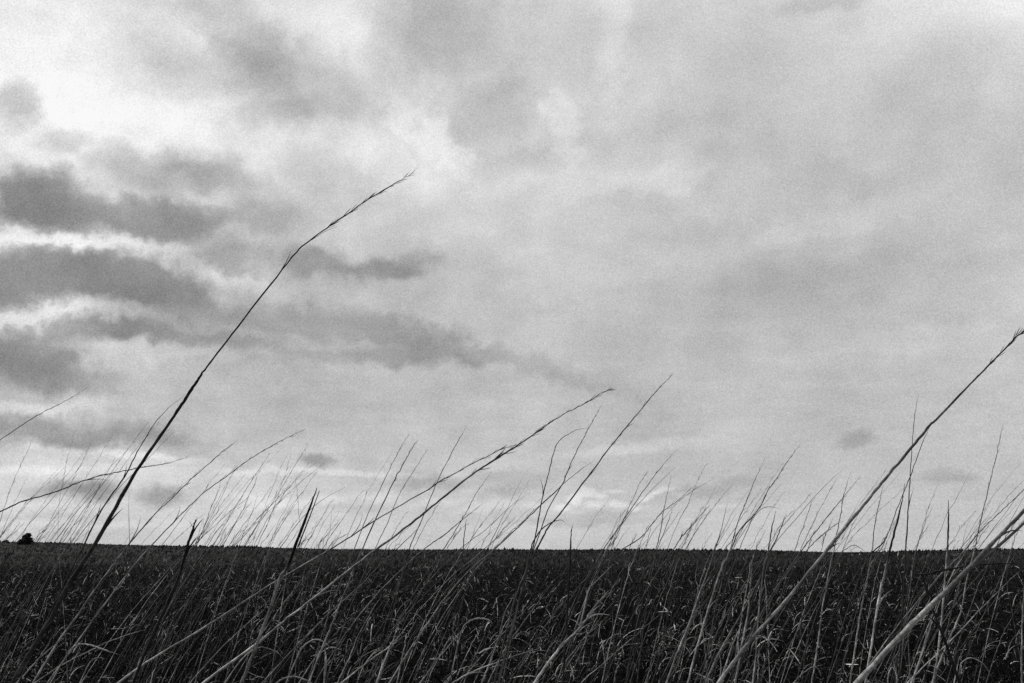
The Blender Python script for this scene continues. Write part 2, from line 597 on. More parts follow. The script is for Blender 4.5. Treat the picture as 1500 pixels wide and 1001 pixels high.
# ------------------------------------------------------------------ bush and sapling on the horizon
def bush():
    Y = 300.0
    bx, _, bz = ray(38, 796.5)
    base = Vector((bx * Y, Y, EYE + bz * Y - .4))
    t = bpy.data.objects.new('bush', None)
    t.location = base
    col.objects.link(t)
    tag(t, 'lone dark rounded bush on the horizon near the left edge', 'bush')
    V, F = [], []
    for (dx, dy, h, r) in ((0, 0, 2.2, .16), (.5, .1, 2.0, .11), (-.6, -.1, 1.8, .11), (.2, .4, 2.1, .1)):
        b = len(V)
        for k in range(4):
            q = k / 3
            for a in range(6):
                rr = r * (1 - .6 * q)
                V.append((dx * q + rr * math.cos(a * math.pi / 3), dy * q + rr * math.sin(a * math.pi / 3), h * q))
        for k in range(3):
            for a in range(6):
                F.append((b + k * 6 + a, b + k * 6 + (a + 1) % 6, b + k * 6 + 6 + (a + 1) % 6, b + k * 6 + 6 + a))
    mesh_object('trunk', V, F, M_BUSH, [.05] * len(V), t)
    V, F, S = [], [], []
    lobes = [(-1.2, 0, 1.0, 1.15), (0.1, 0, 1.5, 1.5), (1.1, .2, 1.1, 1.2), (.35, -.1, 2.6, 1.0), (-.5, .2, 2.2, 1.05),
             (.75, .1, 2.9, .65), (-1.9, 0, .6, .7), (1.8, 0, .55, .75), (-.1, .6, 3.05, .55), (0, -.9, 1.1, 1.1), (0, 1, 1.2, 1.1)]
    for (cx, cy, cz, r) in lobes:
        for _ in range(int(520 * r)):
            d = Vector((rnd.gauss(0, 1), rnd.gauss(0, 1), rnd.gauss(0, 1))).normalized() * r * rnd.uniform(.3, 1.0) * (1.3 if rnd.random() < .06 else .92)
            c = Vector((cx, cy, max(.1, cz + d.z))) + Vector((d.x, d.y, 0))
            a = Vector((rnd.gauss(0, 1), rnd.gauss(0, 1), rnd.gauss(0, 1))).normalized() * rnd.uniform(.10, .2)
            b = a.orthogonal().normalized() * rnd.uniform(.06, .12)
            k = len(V)
            V += [c - a, c + b, c + a, c - b]
            F.append((k, k + 1, k + 2, k + 3))
            S += [rnd.uniform(.006, .014)] * 4
    mesh_object('crown', V, F, M_BUSH, S, t, smooth=False)


def sapling():
    Y = 280.0
    bx, _, bz = ray(102.5, 797.5)
    base = Vector((bx * Y, Y, EYE + bz * Y - .3))
    t = bpy.data.objects.new('sapling', None)
    t.location = base
    col.objects.link(t)
    tag(t, 'tiny bare sapling standing on the horizon right of the dark bush', 'sapling')
    V, F = [], []
    for k in range(5):
        q = k / 4
        for a in range(5):
            rr = .07 * (1 - .6 * q)
            V.append((.08 * math.sin(q * 4) + rr * math.cos(a * 1.2566), rr * math.sin(a * 1.2566), 2.3 * q))
    for k in range(4):
        for a in range(5):
            F.append((k * 5 + a, k * 5 + (a + 1) % 5, k * 5 + 5 + (a + 1) % 5, k * 5 + 5 + a))
    mesh_object('trunk', V, F, M_BUSH, [.04] * len(V), t)
    V, F, S = [], [], []
    for _ in range(90):
        z = rnd.uniform(.1, 1.0) if rnd.random() < .75 else rnd.uniform(1, 2.2)
        r = .55 if z < 1 else .12
        c = Vector((rnd.gauss(0, r), rnd.gauss(0, r), z))
        a = Vector((rnd.gauss(0, 1), rnd.gauss(0, 1), rnd.gauss(0, 1))).normalized() * rnd.uniform(.08, .15)
        b = a.orthogonal().normalized() * .07
        k = len(V)
        V += [c - a, c + b, c + a, c - b]
        F.append((k, k + 1, k + 2, k + 3))
        S += [rnd.uniform(.02, .05)] * 4
    mesh_object('crown', V, F, M_BUSH, S, t, smooth=False)


bush()
sapling()


# ------------------------------------------------------------------ single stalks
def smooth_path(P, W, per=6):
    """Catmull-Rom through the points P with widths W"""
    n = len(P)
    out, ow = [], []
    for i in range(n - 1):
        p0 = P[i - 1] if i else P[0] * 2 - P[1]
        p1, p2 = P[i], P[i + 1]
        p3 = P[i + 2] if i + 2 < n else P[-1] * 2 - P[-2]
        for k in range(per):
            t = k / per
            q = 0.5 * ((2 * p1) + (p2 - p0) * t + (2 * p0 - 5 * p1 + 4 * p2 - p3) * t * t + (3 * p1 - p0 - 3 * p2 + p3) * t ** 3)
            out.append(q)
            ow.append(W[i] * (1 - t) + W[i + 1] * t)
    out.append(P[-1].copy())
    ow.append(W[-1])
    return out, ow


def tube(path, rad, sides, V, F, S, shades, flat=1.0):
    b0 = len(V)
    n = len(path)
    rib = [(rnd.uniform(.62, 1.3), rnd.uniform(.93, 1.06)) if sides > 8 else (1, 1) for _ in range(sides)]
    up = Vector((.31, .87, .39)).normalized()
    for i, p in enumerate(path):
        t = (path[min(i + 1, n - 1)] - path[max(i - 1, 0)])
        if t.length < 1e-9:
            t = Vector((0, 0, 1))
        t.normalize()
        a = (up - t * up.dot(t)).normalized()
        c = t.cross(a)
        for k in range(sides):
            an = math.tau * k / sides
            V.append(p + (a * math.cos(an) * flat + c * math.sin(an)) * rad[i] * rib[k][1])
            S.append(shades[i] * rib[k][0] * (rnd.uniform(.8, 1.2) if sides > 8 else 1))
    for i in range(n - 1):
        for k in range(sides):
            k2 = (k + 1) % sides
            F.append((b0 + i * sides + k, b0 + i * sides + k2, b0 + (i + 1) * sides + k2, b0 + (i + 1) * sides + k))
    F.append(tuple(b0 + k for k in range(sides))[::-1])
    F.append(tuple(b0 + (n - 1) * sides + k for k in range(sides)))


def to_world(pts, depth, tilt):
    """image points -> points of the stalk; it stands at `depth` and leans towards or away by `tilt`"""
    P = []
    y0 = pts[0][1]
    for (px, py) in pts:
        Y = depth + tilt * (y0 - py) / FPX * depth
        rx, _, rz = ray(px, py)
        P.append(Vector((rx * Y, Y, EYE + rz * Y)))
    return P


def root_path(p, t, step=.06):
    """from the lowest traced point down to the soil, turning upright"""
    out = []
    q = p.copy()
    d = t.normalized()
    goal = Vector((d.x * .18, .03, -1)).normalized()
    g = 0
    while q.z > -0.03 and g < 60:
        d = (d * .86 + goal * .14).normalized()
        q = q + d * step
        out.append(q.copy())
        g += 1
    return out[::-1]


def px2m(w, depth):
    return w * depth / FPX


def spikelets(path, rad, f0, n, size, V, F, S, shade, spread=.34):
    """appressed pointed spikelets along the upper part of a stalk"""
    m = len(path)
    n = int(n * 1.7)
    for j in range(n):
        f = f0 + (1 - f0) * (j + rnd.uniform(.1, .9)) / n
        i = min(int(f * (m - 1)), m - 2)
        p = path[i].lerp(path[i + 1], f * (m - 1) - i)
        t = (path[i + 1] - path[i]).normalized()
        side = Vector((rnd.gauss(0, 1), rnd.gauss(0, .6), rnd.gauss(0, 1)))
        side = (side - t * side.dot(t)).normalized()
        d = (t + side * rnd.uniform(.05, spread)).normalized()
        L = size * rnd.uniform(.6, 1.7) * (1.15 - .6 * f)
        r = L * rnd.uniform(.014, .032)
        q = p + side * rad[i] * .6
        pts = [q, q + d * L * .35, q + d * L * .7, q + d * L]
        tube(pts, [r * .3, r, r * .8, r * .08], 4, V, F, S, [shade * rnd.uniform(.7, 1.3)] * 4)


def stalk(label, pts, w, depth, c=(.4, .12), head=None, tilt=0.0, leaves=(), nodes=(), sides=7, cat='grass stalk',
          group=None, name='grass_stalk', turn=None, peel=None):
    """pts: image points from the lowest to the tip; w: widths in pixels; c: albedo at foot and tip"""
    if peel is None:
        peel = 0 if cat == 'grass leaf' else 3 if depth < 1.3 else 1 if depth < 1.9 else 0
    P = to_world(pts, depth, tilt)
    if len(w) != len(P):
        xs = [i / (len(w) - 1) for i in range(len(w))]
        seg = [0]
        for i in range(1, len(P)):
            seg.append(seg[-1] + (P[i] - P[i - 1]).length)
        w = [float(np.interp(s / seg[-1], xs, w)) for s in seg]
    w = [a * (.74 if depth > 1 else .78) for a in w]
    w[-1] *= .4
    c = (c[0] * (.95 if depth > 1 else .8), c[1] * .8)
    rp = root_path(P[0], P[0] - P[1])
    path, ww = smooth_path(P, list(w))
    nroot = len(rp)
    full = rp + path
    rad = [px2m(ww[0], depth) * .5] * nroot + [px2m(a, depth) * .5 for a in ww]
    base = full[0].copy()
    base.z = 0
    n = len(full)
    wob = px2m(.55, depth)
    for i in range(nroot + 1, n - 1):
        full[i] = full[i] + Vector((rnd.gauss(0, wob), rnd.gauss(0, wob), rnd.gauss(0, wob))) * .5
    sh = []
    for i in range(n):
        f = max(0, i - nroot) / max(1, n - nroot - 1)
        q = min(1, f * 1.25) if turn is None else min(1, max(0, (f - turn) / .2 + .5))
        sh.append(c[0] + (c[1] - c[0]) * q)  # culm's own foot-to-tip colour, with backlit darkness put into tips against sky
    loc = [p - base for p in full]
    t = bpy.data.objects.new(name, None)
    t.location = base
    col.objects.link(t)
    tag(t, label, cat, group)
    V, F, S = [], [], []
    for i in range(nroot, n):
        rad[i] *= rnd.uniform(.86, 1.12)
    tube(loc, rad, sides, V, F, S, sh)
    mesh_object('culm', V, F, M_STEM, S, t)
    top = loc[nroot:]
    trad = rad[nroot:]
    if head:
        f0, cnt, size_px = head
        V, F, S = [], [], []
        spikelets(top, trad, f0, cnt, px2m(size_px, depth), V, F, S, c[1] * .9)
        mesh_object('seed_head', V, F, M_STEM, S, t)
    for f in nodes:
        i = min(int(f * (len(top) - 1)), len(top) - 2)
        d = (top[i + 1] - top[i]).normalized()
        r = trad[i]
        V, F, S = [], [], []
        tube([top[i] - d * r * 1.6, top[i] - d * r * .6, top[i] + d * r * .6, top[i] + d * r * 1.6],
             [r * 1.0, r * 1.14, r * 1.14, r * 1.0], 8, V, F, S, [(c[0] + c[1]) * .3] * 4)
        mesh_object('node', V, F, M_STEM, S, t)
    for _ in range(peel):                       # dry sheath strips peeling off the culm
        f = rnd.uniform(.05, .75)
        i = min(int(f * (len(top) - 1)), len(top) - 2)
        d = (top[i + 1] - top[i]).normalized()
        sd = Vector((rnd.choice((-1, 1)) * .7, rnd.gauss(0, .4), rnd.gauss(-.3, .5)))
        sd = (sd - d * sd.dot(d)).normalized()
        L = px2m(rnd.uniform(16, 46), depth)
        q = top[i] + sd * trad[i] * .7
        bend = rnd.uniform(.2, .9)
        pts2 = [q + d * L * a * (1 - .25 * bend * a) + sd * L * (.10 * a + .42 * bend * a * a) for a in (0, .25, .5, .75, 1)]
        V, F, S = [], [], []
        hw = min(trad[i] * .7, px2m(1.3, depth))
        tube(pts2, [hw, hw, hw * .8, hw * .5, hw * .1], 5, V, F, S, [sh[nroot + i] * rnd.uniform(.6, 1.2)] * 5, flat=.3)
        mesh_object('leaf', V, F, M_BLADE, S, t)
    for (lp, lw, lc) in leaves:
        LP = [p - base for p in to_world(lp, depth, tilt)]
        path2, w2 = smooth_path(LP, [float(a) for a in np.interp(np.linspace(0, 1, len(LP)), np.linspace(0, 1, len(lw)), lw)])
        V, F, S = [], [], []
        tube(path2, [px2m(a, depth) * .5 for a in w2], 6, V, F, S, [lc] * len(path2), flat=.35)
        mesh_object('leaf', V, F, M_BLADE, S, t)
    return t


LIGHT, MID, DARK, BLACK = (.55, .22), (.35, .14), (.12, .06), (.035, .03)

# --- the large stalks close to the camera
stalk('tallest stalk, arching up from the lower left and bending over in the sky',
      [(18, 1001), (45, 955), (75, 905), (105, 850), (140, 796), (170, 743), (200, 690), (250, 617), (272, 584), (288, 560),
       (300, 542), (332, 500), (388, 428), (434, 370), (456, 351), (492, 325), (540, 292), (580, 268), (604, 254)],
      [8, 8, 8, 8, 7.5, 7, 6.5, 5.6, 6.2, 5.2, 3.6, 3.2, 3.0, 2.6, 2.4, 2.2, 1.8, 1.2, .6], .80, (.085, .015),
      head=(.80, 26, 20), nodes=(.30,), sides=13,
      leaves=[([(456, 352), (475, 340), (494, 332)], [1.2, .8, .4], .08)])
stalk('thin companion stalk running close along the left side of the tallest arching stalk',
      [(70, 905), (85, 875), (122, 800), (150, 745), (182, 700), (205, 655), (235, 610), (272, 577)],
      [3, 3, 3, 2.8, 2.6, 1.8, 1.2, .7], .86, (.12, .02))
stalk('long pale stalk crossing the picture centre, its dark tip near the middle of the sky',
      [(300, 999), (378, 942), (414, 912), (473, 866), (528, 822), (572, 790), (609, 761), (644, 733), (676, 707), (708, 684),
       (735, 667), (765, 648), (787, 633), (819, 611), (857, 591), (880, 577), (893, 571)],
      [5, 4.8, 4.6, 4.4, 4.2, 4, 4, 4, 3.8, 3.2, 3.6, 2.2, 1.9, 1.5, 1.3, .9, .5], 1.1, (.62, .04),
      head=(.52, 46, 15), nodes=(.25,), sides=11)
stalk('long pale stalk lying low just left of and above the central crossing stalk',
      [(173, 1001), (213, 972), (300, 919), (356, 883), (410, 848), (477, 809), (507, 790), (560, 756), (619, 722), (644, 706),
       (689, 681), (719, 666), (737, 657), (762, 651)],
      [4.4, 4.2, 4, 3.6, 3.4, 3.0, 2.6, 2.3, 2.1, 1.9, 1.7, 1.5, 1.1, .5], 1.2, (.62, .07), head=(.62, 30, 12), nodes=(.38,), sides=11)
stalk('long straight stalk rising right from the fanned clump right of centre',
      [(742, 925), (757, 870), (776, 826), (789, 800), (803, 773), (819, 754), (860, 700), (893, 656), (924, 618), (960, 575), (982, 552)],
      [3.6, 3.6, 3.6, 3.2, 3, 2.8, 2.6, 2.2, 1.9, 1.4, .5], 1.6, (.10, .03), head=(.70, 24, 12))
stalk('stalk of the fanned clump whose tip curls over like a cane to the right',
      [(748, 930), (764, 870), (774, 826), (781, 803), (792, 741), (802, 699), (812, 660), (819, 646), (831, 637), (845, 630), (864, 627)],
      [3, 3, 3, 2.6, 2.3, 2, 1.7, 1.5, 1.2, .9, .5], 1.62, (.10, .03))
stalk('fine stalk of the fanned clump between the cane-shaped one and the long straight one',
      [(745, 935), (760, 880), (775, 826), (784, 800), (803, 747), (823, 711), (840, 671), (860, 632), (879, 597)],
      [2.6, 2.6, 2.4, 2.1, 1.9, 1.7, 1.5, 1.3, .5], 1.65, (.10, .03), head=(.6, 18, 9))
stalk('short leaf of the fanned clump arching over just above the horizon',
      [(750, 930), (768, 850), (778, 803), (789, 781), (803, 768), (820, 762), (829, 767)],
      [3, 3, 2.8, 2.6, 2.2, 1.2, .4], 1.6, (.10, .04), cat='grass leaf', name='grass_leaf')
stalk('straight slender stalk running up into the fanned clump from the lower left',
      [(600, 952), (619, 925), (644, 887), (670, 855), (701, 824), (723, 806), (756, 775), (792, 740), (815, 719), (826, 708), (851, 688), (868, 677)],
      [3, 3, 2.8, 2.6, 2.4, 2.2, 2.2, 2.0, 1.8, 1.4, 1.0, .5], 1.7, (.40, .05))
stalk('large stalk climbing from the bottom to the right edge with dark seed clusters',
      [(1052, 1001), (1083, 959), (1111, 925), (1149, 883), (1200, 820), (1236, 775), (1270, 734), (1296, 702), (1335, 656), (1362, 623), (1371, 615),
       (1421, 563), (1442, 542), (1466, 517), (1490, 493), (1502, 484), (1535, 452)],
      [7.4, 7.2, 7, 6.6, 6.2, 5.8, 5.4, 5.2, 5, 4.6, 4.2, 3.3, 3.2, 2.8, 2.2, 1.8, .8], .80, (.38, .06), head=(.76, 22, 22),
      nodes=(.165, .655), sides=13)
stalk('thickest pale stalk in the lower right corner, leaving by the right edge',
      [(1255, 1001), (1320, 931), (1364, 887), (1411, 841), (1459, 790), (1500, 748), (1560, 684)],
      [10.4, 10, 9.6, 8.2, 6.8, 6, 4.6], .52, (.54, .2), sides=16,
      leaves=[([(1418, 836), (1449, 811), (1474, 790), (1500, 766), (1545, 722)], [5, 5, 4.6, 4.2, 2.5], .2)])
stalk('black broken-off stalk standing below the tallest stalk, its blunt top just over the horizon',
      [(203, 980), (225, 928), (245, 885), (262, 845), (275, 800), (283, 775), (287, 761)],
      [6, 6, 6, 5.6, 4.8, 4.0, 3.2], 1.0, BLACK,
      leaves=[([(285, 768), (288, 762), (289, 757)], [1.6, 1.2, .3], .03), ([(283, 774), (279, 766), (277, 764)], [1.0, .8, .3], .05)])
stalk('broken-off stalk left of centre, black on top and pale toward its foot',
      [(353, 1001), (370, 960), (395, 895), (410, 848), (420, 833), (432, 802), (450, 755), (464, 715)],
      [5.2, 5.2, 5.4, 5.8, 6.6, 6.0, 4.8, 3.8], .95, (.42, .012), turn=.5,
      leaves=[([(436, 802), (452, 762), (468, 719)], [2.4, 2.0, 1.2], .03)])
stalk('short black upright stub on the horizon just right of the fanned clump',
      [(829, 925), (832, 880), (835, 830), (836, 800), (837, 775)], [4, 4, 3.8, 3.6, 2.8], 2.0, BLACK,
      leaves=[([(837, 780), (838, 773), (840, 769)], [1.2, .9, .3], .03)])
stalk('upright stub near the right edge, dark against the sky and pale below',
      [(1366, 1001), (1373, 963), (1379, 908), (1384, 850), (1388, 800), (1389, 765), (1389, 733)],
      [4, 3.6, 3.2, 3, 2.9, 2.8, 2.6], 1.5, (.6, .03), turn=.62)
stalk('thick-tipped stalk with forked top left of the tall thin upright one at right',
      [(1272, 969), (1280, 923), (1288, 874), (1295, 843), (1305, 800), (1315, 760), (1323, 727)],
      [3.4, 3.8, 4.4, 4, 4, 4, 3.2], 1.4, (.66, .03), turn=.5,
      leaves=[([(1322, 730), (1324, 718), (1325, 708)], [1.2, .9, .5], .05)])
stalk('tall thin upright stalk crossing the large seed-clustered stalk at right',
      [(1317, 1001), (1320, 930), (1324, 860), (1327, 800), (1330, 750), (1333, 700), (1336, 650), (1341, 600), (1345, 578)],
      [2.8, 2.8, 2.8, 2.6, 2.2, 1.8, 1.3, 1.0, .5], 1.5, (.05, .03))
stalk('thin leaf hanging from the large right-hand stalk down to the horizon',
      [(1285, 815), (1296, 793), (1314, 746), (1333, 698), (1348, 657), (1362, 625)], [1.2, 1.4, 1.5, 1.5, 1.5, 1.2], .9, (.12, .05),
      cat='grass leaf', name='grass_leaf')
stalk('slender stalk near the right edge, bent at a joint below the horizon',
      [(1373, 978), (1388, 942), (1407, 896), (1417, 845), (1426, 811), (1434, 773), (1450, 706), (1462, 655), (1468, 625)],
      [3.2, 3.0, 2.8, 2.4, 2.2, 1.9, 1.4, 1.0, .5], 1.8, (.60, .05), head=(.7, 14, 8))
stalk('diagonal stalk passing just under the thickest pale stalk at lower right',
      [(1274, 973), (1320, 910), (1375, 845), (1407, 813), (1432, 782), (1453, 762), (1478, 738), (1500, 718), (1520, 700)],
      [2.2, 2.2, 2.0, 1.9, 1.7, 1.4, 1.2, 1.0, .5], 2.0, (.40, .07), head=(.6, 12, 8))
stalk('black snapped stalk folded over at a sharp corner, pointing to the right edge',
      [(1406, 1001), (1388, 950), (1375, 915), (1362, 880), (1351, 844), (1352, 842), (1390, 834), (1430, 828), (1465, 826), (1496, 825)],
      [5.5, 5.5, 5, 4.6, 4, 3.8, 3.4, 2.8, 2.2, 1.2], 1.0, BLACK)
stalk('long bent stalk sweeping in from the left edge and drooping behind the tallest stalk',
      [(-70, 775), (-30, 762), (0, 750), (27, 737), (52, 729), (92, 717), (110, 709), (147, 697), (187, 689), (212, 684), (245, 679), (275, 669)],
      [3, 3, 2.8, 2.6, 2.6, 2.4, 2.0, 1.8, 1.6, 1.3, .9, .5], 1.5, (.10, .03), head=(.5, 26, 10))
stalk('faint stalk tip entering the sky at the left edge above all its neighbours',
      [(-60, 690), (-25, 663), (0, 645), (40, 618), (60, 606), (95, 588), (128, 568)], [1.8, 1.8, 1.7, 1.5, 1.2, .9, .4], 1.6, (.10, .05),
      head=(.5, 14, 8))
stalk('pale-footed stalk just right of the tallest one, jointed on the horizon',
      [(48, 1001), (84, 942), (112, 904), (139, 864), (164, 830), (190, 796), (225, 755), (250, 732), (275, 707), (300, 685), (324, 663), (346, 647)],
      [3.6, 3.5, 3.3, 3.1, 2.9, 2.6, 2.0, 1.8, 1.6, 1.4, 1.1, .5], 1.5, (.55, .06), head=(.62, 22, 10))
stalk('second pale-footed stalk right of the tallest one, with the farther-reaching tip',
      [(70, 1001), (112, 942), (145, 897), (179, 851), (215, 807), (255, 765), (267, 752), (302, 719), (329, 700), (361, 676), (392, 657), (416, 644), (445, 630)],
      [3.2, 3.1, 3, 2.8, 2.5, 2.2, 2.0, 1.7, 1.5, 1.3, 1.1, .9, .4], 1.6, (.55, .06), head=(.62, 22, 10))
stalk('faint vertical hair-thin stalk standing on the horizon beside the pale-footed pair',
      [(191, 860), (190, 796), (189, 755), (189, 722)], [1.2, 1.1, .9, .4], 2.4, (.12, .08))
stalk('steep dark-tipped stalk between the two broken stalks and picture centre, tallest of its pair',
      [(452, 1001), (475, 942), (490, 906), (511, 853), (532, 801), (553, 755), (575, 709), (595, 672), (609, 648)],
      [3.4, 3.2, 3.0, 2.8, 2.6, 2.4, 2.1, 1.5, .6], 1.6, (.50, .04), head=(.75, 14, 9))
stalk('fine stalk running close along the left of the steep dark-tipped one',
      [(496, 860), (520, 801), (540, 751), (564, 702), (583, 663), (599, 636)], [1.8, 1.7, 1.5, 1.3, 1.0, .4], 2.0, (.2, .05), head=(.6, 12, 7))
stalk('fine stalk running along the right of the steep dark-tipped one',
      [(527, 855), (550, 803), (566, 770), (577, 742), (590, 715), (610, 684), (628, 655)], [1.6, 1.5, 1.4, 1.2, 1.0, .8, .4], 2.2, (.2, .06), head=(.6, 12, 7))
stalk('slim steep stalk crossing behind the long central stalk',
      [(560, 960), (575, 900), (588, 850), (600, 803), (614, 770), (638, 712), (654, 679), (671, 646), (684, 625)],
      [2.4, 2.3, 2.2, 2.0, 1.8, 1.5, 1.3, 1.0, .4], 1.9, (.06, .04), head=(.65, 12, 7))
stalk('low slanting stalk under the central tip, left of the little stub',
      [(560, 862), (595, 828), (627, 800), (649, 785), (679, 760), (707, 738)], [2, 2, 1.9, 1.7, 1.3, .5], 2.0, (.3, .05), head=(.5, 12, 7))
stalk('rising stalk touching the little stub under the central tip',
      [(600, 880), (627, 838), (652, 801), (668, 776), (681, 754), (700, 719), (721, 691)], [2, 2, 1.9, 1.6, 1.3, .9, .4], 2.1, (.10, .05), head=(.6, 10, 7))
stalk('little thin stub standing on the horizon under the central tip',
      [(676, 850), (679, 800), (681, 776), (683, 760)], [1.8, 1.8, 1.6, 1.2], 2.2, (.06, .04))
stalk('long fine slanting stalk right of the little stub, faint against the sky',
      [(640, 838), (679, 800), (711, 776), (749, 741), (775, 722)], [1.3, 1.2, 1.0, .8, .4], 2.4, (.2, .08))
stalk('straight fine stalk right of the fanned clump reaching beside the low puffy cloud',
      [(860, 850), (885, 803), (905, 775), (924, 746), (949, 710), (970, 683), (991, 659)], [2, 1.9, 1.7, 1.5, 1.2, .9, .4], 2.0, (.12, .05), head=(.6, 12, 7))
stalk('bowed stalk under the low puffy cloud, first curving right then straightening',
      [(885, 825), (914, 804), (940, 786), (951, 773), (970, 750), (991, 735), (1015, 713)], [2.1, 2, 1.8, 1.6, 1.4, 1.0, .4], 2.0, (.10, .05), head=(.5, 14, 8))
stalk('near-upright thin stalk right of the bowed one, its tip faint',
      [(955, 840), (962, 803), (968, 775), (973, 744), (983, 697)], [1.8, 1.7, 1.5, 1.1, .4], 2.2, (.10, .05), head=(.55, 10, 7))
stalk('short stalk leaning against the near-upright one right of the low puffy cloud',
      [(952, 840), (964, 802), (976, 771), (985, 746)], [1.5, 1.4, 1.2, .5], 2.3, (.10, .05), head=(.4, 8, 7))
stalk('short bushy-tipped stalk midway between fanned clump and large right stalk',
      [(965, 835), (987, 804), (999, 786), (1018, 765), (1036, 743)], [1.8, 1.8, 1.6, 1.2, .4], 2.1, (.10, .05), head=(.4, 18, 9))
stalk('pale-footed fine stalk leaning slightly, first left of the dark jointed stalk',
      [(976, 1001), (993, 954), (1010, 912), (1026, 866), (1037, 836), (1048, 802), (1056, 777), (1062, 752), (1066, 735)],
      [3.2, 3.2, 3.0, 2.6, 2.2, 1.6, 1.2, .9, .4], 1.8, (.62, .08))
stalk('dark jointed stalk with pale foot, tallest between the puffy cloud and large right stalk',
      [(1007, 1001), (1018, 959), (1035, 900), (1046, 864), (1058, 830), (1066, 815), (1075, 794), (1083, 777), (1108, 750), (1127, 716), (1140, 697), (1154, 675), (1172, 651)],
      [3.3, 3.2, 3.0, 2.9, 2.8, 3, 2.8, 2.6, 2.2, 1.5, 1.2, .9, .4], 1.7, (.62, .04), head=(.7, 16, 9))
stalk('steeper faint-tipped stalk just left of the dark jointed one',
      [(1058, 850), (1071, 802), (1081, 765), (1092, 737), (1104, 708), (1120, 673)], [1.8, 1.7, 1.5, 1.3, 1.0, .4], 2.0, (.12, .05), head=(.5, 14, 8))
stalk('upright dark stub with pale foot right of the dark jointed stalk',
      [(1102, 1001), (1107, 959), (1111, 902), (1119, 832), (1125, 808), (1130, 777), (1136, 749)],
      [2.8, 2.8, 2.6, 2.4, 2.4, 2.3, 1.8], 1.8, (.50, .04))
stalk('short dark stalk leaning right beside the upright stub with pale foot',
      [(1117, 838), (1130, 805), (1136, 792), (1145, 770), (1152, 752)], [2.2, 2.2, 2, 1.7, .7], 1.9, (.06, .04))
stalk('pale stalk under the horizon pointing at the upright stub, left of the large right stalk',
      [(1033, 1001), (1052, 959), (1073, 921), (1094, 885), (1117, 838), (1124, 822)], [2.8, 2.8, 2.5, 2.2, 1.8, 1.0], 2.0, (.60, .2))
stalk('pale crooked upright stalk meeting the large right stalk near the bottom edge',
      [(1077, 1001), (1085, 954), (1094, 908), (1098, 874), (1101, 832), (1103, 806)], [3.6, 3.3, 3, 2.6, 2.0, 1.0], 1.6, (.65, .25))
stalk('bright short stalk tucked between two pale ones above the bottom edge',
      [(1053, 1001), (1060, 984), (1073, 946), (1087, 912)], [3.2, 3.2, 3.0, 1.5], 1.8, (.68, .5))
stalk('arched thread-like leaf tip right of the dark jointed stalk above the horizon',
      [(1085, 800), (1100, 765), (1112, 748), (1122, 743), (1132, 743), (1142, 745)], [1.4, 1.3, 1.2, 1.0, .8, .4], 1.9, (.10, .06),
      cat='grass leaf', name='grass_leaf')
stalk('long faint straight stalk left of the large right stalk, ending under the small smudge cloud',
      [(1118, 818), (1132, 800), (1176, 748), (1206, 714), (1240, 683)], [1.3, 1.2, 1.0, .8, .4], 2.4, (.2, .08))
stalk('brush-like stalk below the large right stalk, with the farthest leaning tip',
      [(1150, 840), (1174, 807), (1185, 792), (1204, 767), (1233, 731), (1259, 699)], [2.0, 2, 1.8, 1.5, 1.1, .4], 2.0, (.12, .05), head=(.45, 16, 9))
stalk('upright pale-footed stalk crossing behind the large right stalk on the horizon',
      [(1189, 1001), (1195, 963), (1200, 928), (1206, 883), (1217, 826), (1221, 809), (1227, 777), (1232, 750), (1236, 725), (1246, 692)],
      [3, 3, 2.8, 2.3, 2.0, 1.9, 1.7, 1.4, 1.1, .4], 1.9, (.62, .05), head=(.75, 10, 7))
stalk('low brushy stalk between the pale-footed upright and the horizon dip',
      [(1165, 825), (1185, 803), (1199, 788), (1218, 773), (1230, 765)], [1.6, 1.6, 1.5, 1.1, .4], 2.1, (.12, .06), head=(.4, 16, 8))
stalk('pale-footed upright stalk between the large right stalk and the forked-top one',
      [(1245, 1001), (1255, 933), (1263, 885), (1270, 849), (1277, 809), (1281, 771), (1288, 737), (1293, 713)],
      [3.2, 3.1, 2.8, 2.4, 2.0, 1.6, 1.1, .4], 1.8, (.60, .06), head=(.7, 12, 7))
stalk('small hooked twig-like stalk on the horizon left of the forked-top stalk',
      [(1262, 838), (1272, 815), (1281, 806), (1294, 794), (1299, 782)], [2.2, 2.2, 2.3, 2.4, .8], 1.8, (.06, .04))
stalk('thin leaf arching over the horizon line right of the large right stalk',
      [(1215, 850), (1232, 812), (1241, 803), (1251, 799), (1261, 803), (1269, 810)], [1.3, 1.3, 1.3, 1.2, 1.0, .5], 1.8, (.12, .05),
      cat='grass leaf', name='grass_leaf')
stalk('pale slanting stalk low at right, under the bend of the black snapped stalk',
      [(1335, 994), (1385, 946), (1440, 889), (1476, 853), (1500, 830)], [2.4, 2.3, 2.1, 1.7, .8], 2.0, (.55, .3))
stalk('pale steep stalk at the bottom between thickest stalk and black snapped stalk',
      [(1335, 999), (1352, 954), (1362, 922), (1366, 895)], [3, 2.8, 2.4, 1.0], 1.8, (.62, .4))
stalk('pale upright stalk rising at the extreme lower right corner',
      [(1497, 1001), (1496, 959), (1498, 895), (1501, 850)], [3.2, 3.0, 2.4, 1.0], 1.7, (.62, .35))
